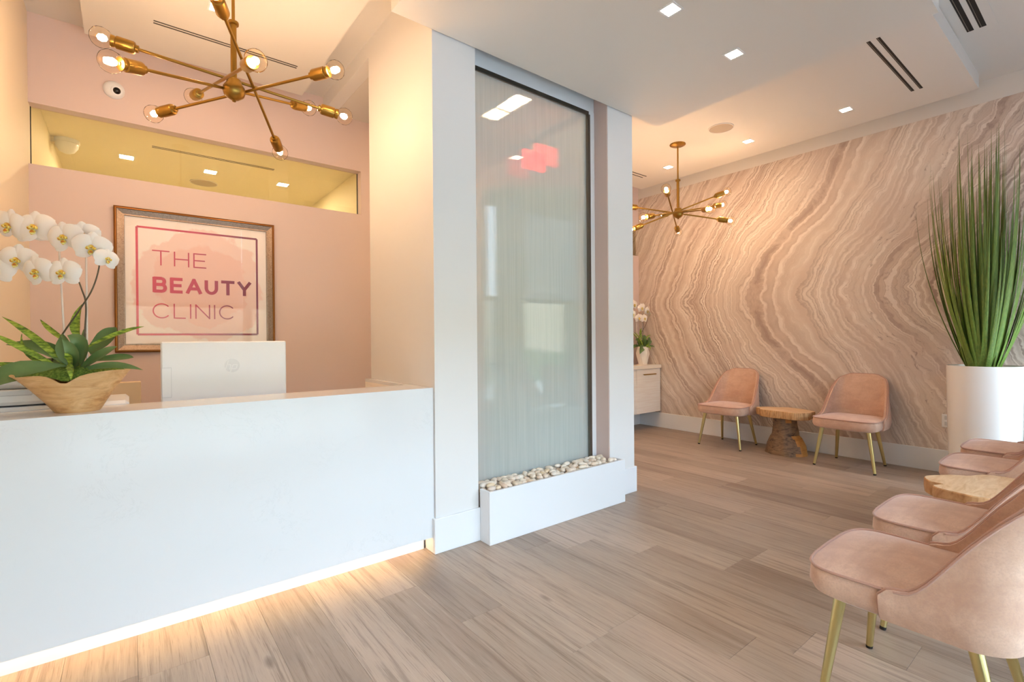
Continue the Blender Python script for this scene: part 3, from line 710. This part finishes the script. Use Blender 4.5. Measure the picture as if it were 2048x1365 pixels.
    for nm, lst in (('leaf_orchid', BL), ('leaf_striped', SL)):
        for (a, c, d, ws, wd) in lst:
            if kind != 'bowl' and (a[0] < 90): continue
            sq = 1 if kind == 'bowl' else .62
            pts = [U(150 + (x - 150) * (sq if i else sq * .5), yv + (0 if kind == 'bowl' else (6 if i else 12)), w_) for i, ((x, yv), w_) in enumerate(zip((a, c, d), ws))]
            leaf_mesh(pts, wd * K * (1.35 if nm == 'leaf_orchid' else .95), 'leaf', nm, e)
    def spline(pp, n=36):
        pp = [Vector(p) for p in pp]; out = []; Q = [pp[0] * 2 - pp[1]] + pp + [pp[-1] * 2 - pp[-2]]
        for i in range(1, len(Q) - 2):
            for s in range(n // (len(pp) - 1) + 1):
                t_ = s / (n // (len(pp) - 1) + 1); a, b_, c, d = Q[i - 1:i + 3]
                out.append(.5 * ((2 * b_) + (c - a) * t_ + (2 * a - 5 * b_ + 4 * c - d) * t_ ** 2 + (3 * b_ - a - 3 * c + d) * t_ ** 3))
        return out + [pp[-1]]
    S1 = [(100, 735, -.01), (104, 710, -.01), (118, 672, -.01), (160, 612, -.01), (186, 570, -.01), (200, 520, -.01), (190, 485, -.005), (140, 462, 0), (78, 446, 0), (0, 442, 0)]
    S2 = [(156, 735, .01), (157, 690, .01), (163, 610, .01), (160, 575, 0), (147, 545, -.01), (98, 533, -.02), (52, 512, -.03), (5, 525, -.03)]
    for S in (S1, S2): MB().tube(spline([U(x, yv, w_ + .012) for x, yv, w_ in S]), lambda s: .0036 * (1 - .5 * s), 7).build('stem', 'stem', e, True)
    for (x0, y0, x1, y1) in ((118, 740, 106, 486), (161, 740, 161, 492)): MB().cone(U(x0, y0, .03), U(x1, y1, .03), .0035, .0035, 10).build('stake', 'acrylic', e, True)
    FL = [(-6, 440, .0, -10, 1.0), (28, 446, -.012, -5, 1.05), (76, 450, -.008, 8, 1.08), (138, 471, -.014, 4, 1.02), (188, 490, -.006, 28, .98), (212, 512, .01, 70, .7), (52, 452, .02, 25, .9), (162, 462, .018, 20, .85),
          (16, 533, -.045, 10, 1.0), (54, 517, -.035, 12, 1.02), (100, 541, -.05, -6, .98), (148, 543, -.045, 6, .95), (-8, 520, -.03, 0, 1.0)]
    for i, (x, yv, w_, yw, s) in enumerate(FL):
        flower(e, U(x, yv, w_), yw, 8 + 6 * math.sin(i * 2.1), 12 * math.sin(i * 1.7), s * 1.1)
    return e
orchid((-.168, 2.612, .945), R(-38.15), 'white orchid in a long wooden bowl on the reception counter', 'bowl')
orchid((5.535, 4.15, .858), R(-14), 'white orchid in a faceted white vase on the floating cabinet', 'vase')

# ------------------------------------------------------------------ lounge: chairs
def plan(d, w, yf, yb, rc):
    """half plan curve from arm front end (d=0) along side, corner, back to centre; returns x>=0 side point"""
    ls = yf - (yb + rc); la = rc * math.pi / 2; lb = w - rc
    if d <= ls: return Vector((w, yf - d, 0)), Vector((1, 0, 0))
    if d <= ls + la:
        a = (d - ls) / rc; return Vector((w - rc + rc * math.cos(a), yb + rc - rc * math.sin(a), 0)), Vector((math.cos(a), -math.sin(a), 0))
    q = d - ls - la; return Vector((w - rc - q, yb, 0)), Vector((0, -1, 0))
def chair_proto():
    e = empty('lounge_chair')
    w, yf, yb, rc = .272, .055, -.245, .115
    ls, la, lb = yf - (yb + rc), rc * math.pi / 2, w - rc; D = ls + la + lb
    n = 30; ds = [D * i / n for i in range(n + 1)]
    cols = []                                       # full loop right -> left
    for sgn, seq in ((1, ds), (-1, list(reversed(ds[:-1])))):
        for d in seq: cols.append((sgn, d))
    def top(d):
        z = .462 + .012 * smooth01(d / .05) - .004 * smooth01(d / .12)
        z += (.80 - z) * smooth01((d - .05) / (ls + la * .55 - .05)) if d > .05 else 0
        z += .05 * smooth01((d - ls - la * .2) / (la * .8 + lb * .35))
        if d < .02: z -= .018 * (1 - d / .02) ** 2
        return z
    def pt(sgn, d, z, off=0.0):
        p, nn = plan(d, w, yf, yb, rc); p = p - nn * off
        q = max(0, z - .44); k = 1 - .2 * (q / .41) ** 1.2
        bul = -.035 * max(0, (.44 - z) / .075) ** 2
        p = p * (1 + bul * 1.6)
        cx = 1 - .35 * max(0, 0)  # keep width
        yb_ = p.y - .24 * q - .02 * math.sin(min(1, q / .4) * math.pi) * (-1)
        bow = -.018 * (1 - (p.x / w) ** 2) if d > ls else 0
        return Vector((sgn * p.x * k, yb_ + bow, z))
    nz = 12; th = .03; outer = []; inner = []
    for sgn, d in cols:
        zt = top(d); zb = .368
        outer.append([pt(sgn, d, zb + (zt - zb) * i / nz) for i in range(nz + 1)])
        inner.append([pt(sgn, d, zb + (zt - zb) * i / nz, th) for i in range(nz + 1)])
    vs = []; fs = []; NC = len(cols); H_ = nz + 1
    for c in outer: vs += c
    for c in inner: vs += c
    B0 = NC * H_
    for c in range(NC - 1):
        for i in range(nz):
            a, b_ = c * H_ + i, (c + 1) * H_ + i; fs.append((a, a + 1, b_ + 1, b_)); fs.append((B0 + a, B0 + b_, B0 + b_ + 1, B0 + a + 1))
        a, b_ = c * H_ + nz, (c + 1) * H_ + nz; fs.append((a, B0 + a, B0 + b_, b_))
        a, b_ = c * H_, (c + 1) * H_; fs.append((b_, B0 + b_, B0 + a, a))
    for c in (0, NC - 1):
        for i in range(nz):
            a = c * H_ + i; q = (a, B0 + a, B0 + a + 1, a + 1); fs.append(q if c == 0 else tuple(reversed(q)))
    mesh('backrest', vs, fs, 'velvet', e, True)
    path = [outer[0][i] * .5 + inner[0][i] * .5 + Vector((0, .002, 0)) for i in range(0, nz - 1)] + [outer[c][nz] * .62 + inner[c][nz] * .38 + Vector((0, 0, .001)) for c in range(NC)] + [outer[-1][i] * .5 + inner[-1][i] * .5 + Vector((0, .002, 0)) for i in range(nz - 2, -1, -1)]
    MB().tube(path, .0055, 8).build('backrest_piping', 'piping', e, True)
    path2 = [outer[c][nz] + Vector((0, 0, -.004)) for c in range(2, NC - 2)]
    MB().tube(path2, .004, 6).build('backrest_seam', 'piping', e, True)
    # seat cushion
    N = 72
    def srect(ax, y0, y1, z, taper=.0, e_=.2):
        out = []; cy = (y0 + y1) / 2; hy = (y1 - y0) / 2
        for j in range(N):
            a = 2 * math.pi * j / N; c, s = math.cos(a), math.sin(a)
            x = ax * math.copysign(abs(c) ** e_, c); yv = hy * math.copysign(abs(s) ** e_, s)
            m_ = max(abs(x) / ax, abs(yv) / hy)
            x *= 1 - taper * (.5 - .5 * yv / hy); yv += .012 * (1 - (x / ax) ** 2) * (1 if yv > 0 else 0)
            out.append(Vector((x, cy + yv, z)))
        return out
    y0, y1 = -.215, .265
    R1 = [srect(.242, y0 + .03, y1 - .03, .366, .1, .42), srect(.262, y0 + .01, y1 - .006, .378, .1, .36), srect(.27, y0, y1 + .004, .405, .1, .34), srect(.268, y0, y1 + .002, .438, .1, .34), srect(.262, y0 + .003, y1 - .004, .458, .1, .34)]
    dome = []
    for k in range(1, 7):
        s = k / 7; q = 1 - s; dome.append([Vector((v.x * (q ** .8), .025 + (v.y - .025) * (q ** .8), .458 + .024 * (1 - q ** 2.2))) for v in R1[-1]])
    MB().rings(R1 + dome).build('seat', 'velvet', e, True)
    MB().loop_tube([v + Vector((0, 0, .002)) for v in srect(.266, y0, y1 + .0, .457, .1, .34)], .0048, 8).build('seat_piping', 'piping', e, True)
    for x, yt, xf, yf_ in ((.183, .178, .24, .22), (-.183, .178, -.24, .22), (.155, -.135, .2, -.22), (-.155, -.135, -.2, -.22)):
        a, c = Vector((x, yt, .372)), Vector((xf, yf_, .012))
        lg_ = MB().cone(a, c, .0185, .0115, 20).build('leg', 'brass_light', e, True)
        MB().cone(c, Vector((xf + (xf - x) * .03, yf_ + (yf_ - yt) * .03, 0)), .0117, .0112, 16).build('foot_cap', 'black', lg_, True)
    return e
cp = chair_proto()
G1 = 'blush velvet lounge chairs'
CHAIRS = [((5.357, 2.84, 0), R(90), 'blush velvet chair against the agate wall beside the floating cabinet'),
          ((5.352, 1.641, 0), R(90), 'blush velvet chair against the agate wall next to the tall grass planter'),
          ((2.03, .42, 0), 0, 'nearest blush velvet chair at the lower right of the window row'),
          ((2.70, .425, 0), 0, 'second blush velvet chair of the window row, just behind the nearest one'),
          ((3.99, .45, 0), 0, 'blush velvet window-row chair just beyond the live-edge slab table'),
          ((4.655, .462, 0), 0, 'farthest blush velvet window-row chair, beside the white grass planter')]
for i, (lc, rz, lb) in enumerate(CHAIRS):
    o = cp if i == 0 else copy_tree(cp)
    o.location = lc; o.rotation_euler = (0, 0, rz); tag(o, lb, 'chair', G1)

# ------------------------------------------------------------------ live-edge side tables
def slab_table(loc, rz, rx, ry, label, seed, notch, zt=.46, th=.058, edge='slab_edge'):
    e = empty('slab_side_table', loc, rz, label, 'table', 'live-edge side tables'); n = 72; r_ = random.Random(seed)
    ph = [r_.uniform(0, 6.28) for _ in range(6)]
    def out(sc, z, jit=0):
        o_ = []
        for j in range(n):
            t_ = 2 * math.pi * j / n; d = 1 + .07 * math.sin(2 * t_ + ph[0]) + .06 * math.sin(3 * t_ + ph[1]) + .05 * math.sin(5 * t_ + ph[2]) + .03 * math.sin(9 * t_ + ph[3])
            for (na, nw, nd) in notch:
                dd = (t_ - na + math.pi) % (2 * math.pi) - math.pi; d -= nd * math.exp(-(dd / nw) ** 2)
            d *= sc; o_.append(Vector((rx * d * math.cos(t_), ry * d * math.sin(t_), z + jit * math.sin(7 * t_ + ph[4]))))
        return o_
    top = MB().rings([out(.93, zt - th), out(.985, zt - th + .006), out(1.0, zt - th * .5, .003), out(.995, zt - .005), out(.98, zt)]).build('slab', edge, e)
    top.data.materials.append(MATS['slab_top']); top.data.polygons[-1].material_index = 1
    b = MB(); lv = []
    for z, a, c, ox in ((0, .185, .15, 0), (.03, .18, .145, 0), (.10, .165, .13, .0), (.17, .135, .11, .005), (.2, .115, .1, .01), (.25, .112, .095, .01), (.33, .102, .09, .012), (zt - th + .002, .105, .09, .015)):
        ring = []
        for j in range(40):
            t_ = 2 * math.pi * j / 40; d = 1 + .09 * math.sin(2 * t_ + ph[1]) + .06 * math.sin(3 * t_ + ph[2] + z * 3) + .03 * math.sin(7 * t_ + z * 9) + .02 * math.sin(11 * t_ + ph[5] - z * 14)
            ring.append(Vector((ox + a * d * math.cos(t_), c * d * math.sin(t_), z)))
        lv.append(ring)
    tr = b.rings(lv).build('pedestal', 'trunk_bark', e, True); tr.data.materials.append(MATS['trunk_wood'])
    for p in tr.data.polygons:
        c = p.center; t_ = math.atan2(c.y, c.x)
        k = math.sin(t_ * 1.0 + 2.2) + .6 * math.sin(c.z * 20 + t_ * 2)
        if abs(t_) > 2.55 + .35 * math.sin(c.z * 17) and c.z < .2 or (c.z > .3 and math.sin(3 * t_ + 1) > .35): p.material_index = 1
    return e
slab_table((5.39, 2.245, 0), R(90), .255, .2, 'live-edge wooden stump table between the two chairs at the agate wall', 4, ((.4, .12, .1),), .46, .078)
slab_table((3.40, .43, 0), R(0), .27, .25, 'live-edge wooden slab table between the window-row chairs', 9, ((2.15, .07, .26),), .46, .078, 'slab_edge_smooth')

# ------------------------------------------------------------------ tall grass in white cylinder pot
g = empty('potted_grass', (5.42, .745, 0), 0, 'tall green grass in a glossy white cylinder planter in the corner', 'plant')
MB().lathe([(.208, 0), (.213, .004), (.222, .5), (.228, .965), (.228, .977), (.22, .977), (.218, .94)], 64, caps=False).build('pot', 'white_gloss', g, True)
MB().lathe([(.208, 0), (.001, .002)], 48, caps=False).build('pot_base', 'white_gloss', g)
MB().lathe([(.218, .945), (.001, .955)], 40, caps=False).build('soil', 'stem', g)
rg = random.Random(11); BM = []
for k in range(10):
    n = 12; L = 1.0; vs = []; fs = []; bend = .015 + .021 * k
    for i in range(n + 1):
        s = i / n; wv = .0115 * (1 - s ** 1.4) + .0004
        x = bend * (1 - (1 - s) ** 2.1) * (1 + .08 * s); z = s
        vs += [(x, -wv, z), (x + wv * .35, 0, z), (x, wv, z)]
    for i in range(n):
        for j in range(2): a = i * 3 + j; fs.append((a, a + 1, a + 4, a + 3))
    me = bpy.data.meshes.new('blade'); me.from_pydata(vs, [], fs); me.polygons.foreach_set('use_smooth', [True] * len(me.polygons)); me.materials.append(MATS['grass_blade']); BM.append(me)
for i in range(180):
    q = (i % 19) / 19; a = rg.uniform(0, 2 * math.pi); r0 = .01 + .085 * math.sqrt(rg.random())
    k = min(9, int(10 * (r0 / .1) ** 1.1 * rg.uniform(.55, 1.05)))
    o = link('blade', BM[k], g, (r0 * math.cos(a), r0 * math.sin(a), .94))
    hgt = (2.12 - .62 * (r0 / .1) ** 1.6) * rg.uniform(.58, 1.0)
    o.rotation_euler = (0, rg.uniform(-.015, .02), a + rg.uniform(-.35, .35)); ce_ = max(0, math.cos(o.rotation_euler.z)); sx_ = hgt * rg.uniform(.85, 1.15); bd = .015 + .021 * k; lim = (.265 - r0 * max(0, math.cos(a)) - .02 * hgt) / max(.05, bd * 1.08 * ce_); o.rotation_euler.y = min(o.rotation_euler.y, .03) if ce_ > .2 else o.rotation_euler.y; o.scale = (min(sx_, lim), rg.uniform(.9, 1.5), hgt)

# ------------------------------------------------------------------ floating cabinet and outlet
e = empty('floating_cabinet', (4.6, 4.15, .225), 0, 'pale wall-hung cabinet with thick cream top beside the agate wall', 'cabinet')
kid(box('carcass', (3.6, 3.995, .225), (5.69, 4.338, .813), 'pale_laminate'), e)
kid(box('top_slab', (3.6, 3.965, .813), (5.695, 4.338, .858), 'cabinet_slab', None, .002), e)
for x0, x1 in ((4.13, 4.652), (4.655, 5.177), (5.18, 5.685)):
    d = kid(box('door', (x0, 3.978, .228), (x1, 3.994, .808), 'pale_laminate', None, .0015), e)
    hx = (x0 + x1) / 2; hd = MB().box((hx - .13, 3.95, .732), (hx + .13, 3.958, .745)).box((hx - .12, 3.958, .735), (hx - .112, 3.978, .742)).box((hx + .112, 3.958, .735), (hx + .12, 3.978, .742)).build('handle', 'brass', d)
    hd.location = -Vector(d.location) - Vector(e.location) * 1
    hd.matrix_parent_inverse = Matrix.Identity(4)
e = empty('wall_outlet', (XR, 1.022, .463), 0, 'white wall outlet plate low on the agate wall', 'outlet')
box('plate', (-.006, -.036, -.058), (0, .036, .058), 'trim_white', e, .002)
for s in (-1, 1): box('receptacle', (-.008, -.017, s * .026 - .017), (-.006, .017, s * .026 + .017), 'plastic_grey', e, .0008)

# ------------------------------------------------------------------ shopfront behind the camera and street beyond
b = MB().box((XL - .12, YF - .1, 0), (XR + .12, YF, .12)).box((XL - .12, YF - .1, 3.12), (XR + .12, YF, ZC))
for x0, x1 in ((XL - .12, -.44), (1.5, 1.62), (3.5, 3.88), (4.02, 4.56), (5.62, XR + .12)): b.box((x0, YF - .1, .12), (x1, YF, 3.12))
struct(b.build('wall_front', 'white_paint'))
for i, (x0, x1) in enumerate(((-.44, 1.5), (1.62, 3.5), (3.88, 4.02), (4.56, 5.62))):
    wd = struct(empty('window_%d' % (i + 3), ((x0 + x1) / 2, YF - .05, .12))); hw = (x1 - x0) / 2
    box('pane', (-hw, -.004, 0), (hw, .004, 3.0), 'clear_glass', wd)
    MB().box((-hw, -.03, 0), (hw, .03, .04)).box((-hw, -.03, 2.96), (hw, .03, 3.0)).box((-hw, -.03, 1.64), (hw, .03, 1.68)).build('window_frame', 'frame_alu', wd)
    box('roller_shade', (-hw + .01, -.02, 1.68), (hw - .01, -.017, 2.96), 'shade_fabric', wd)
struct(box('ground', (-25, -40, -.2), (30, YF - .1, -.05), 'pavement'))
# clipped hedge across the street, seen only as a reflection
hr = random.Random(5); b = MB()
for i in range(700):
    c = Vector((hr.uniform(-6, 16), -6.2 + hr.uniform(-.35, .35), hr.uniform(.0, .85))); d = Vector((hr.uniform(-1, 1), hr.uniform(-1, 1), hr.uniform(-.3, 1))).normalized(); q = d.orthogonal().normalized(); w_ = d.cross(q); r_ = hr.uniform(.12, .22)
    b.add([c - q * r_, c - w_ * r_, c + q * r_, c + w_ * r_, c + d * r_ * .6], [(0, 1, 4), (1, 2, 4), (2, 3, 4), (3, 0, 4), (3, 2, 1, 0)])
b.box((-6, -6.4, -.05), (16, -6.0, .75)); tag(b.build('street_hedge', 'hedge'), 'clipped green hedge outside across the pavement', 'hedge', None, 'stuff')
struct(box('wall_opposite', (-15, -16, -.05), (25, -15.6, 4.2), 'tan_paint'))
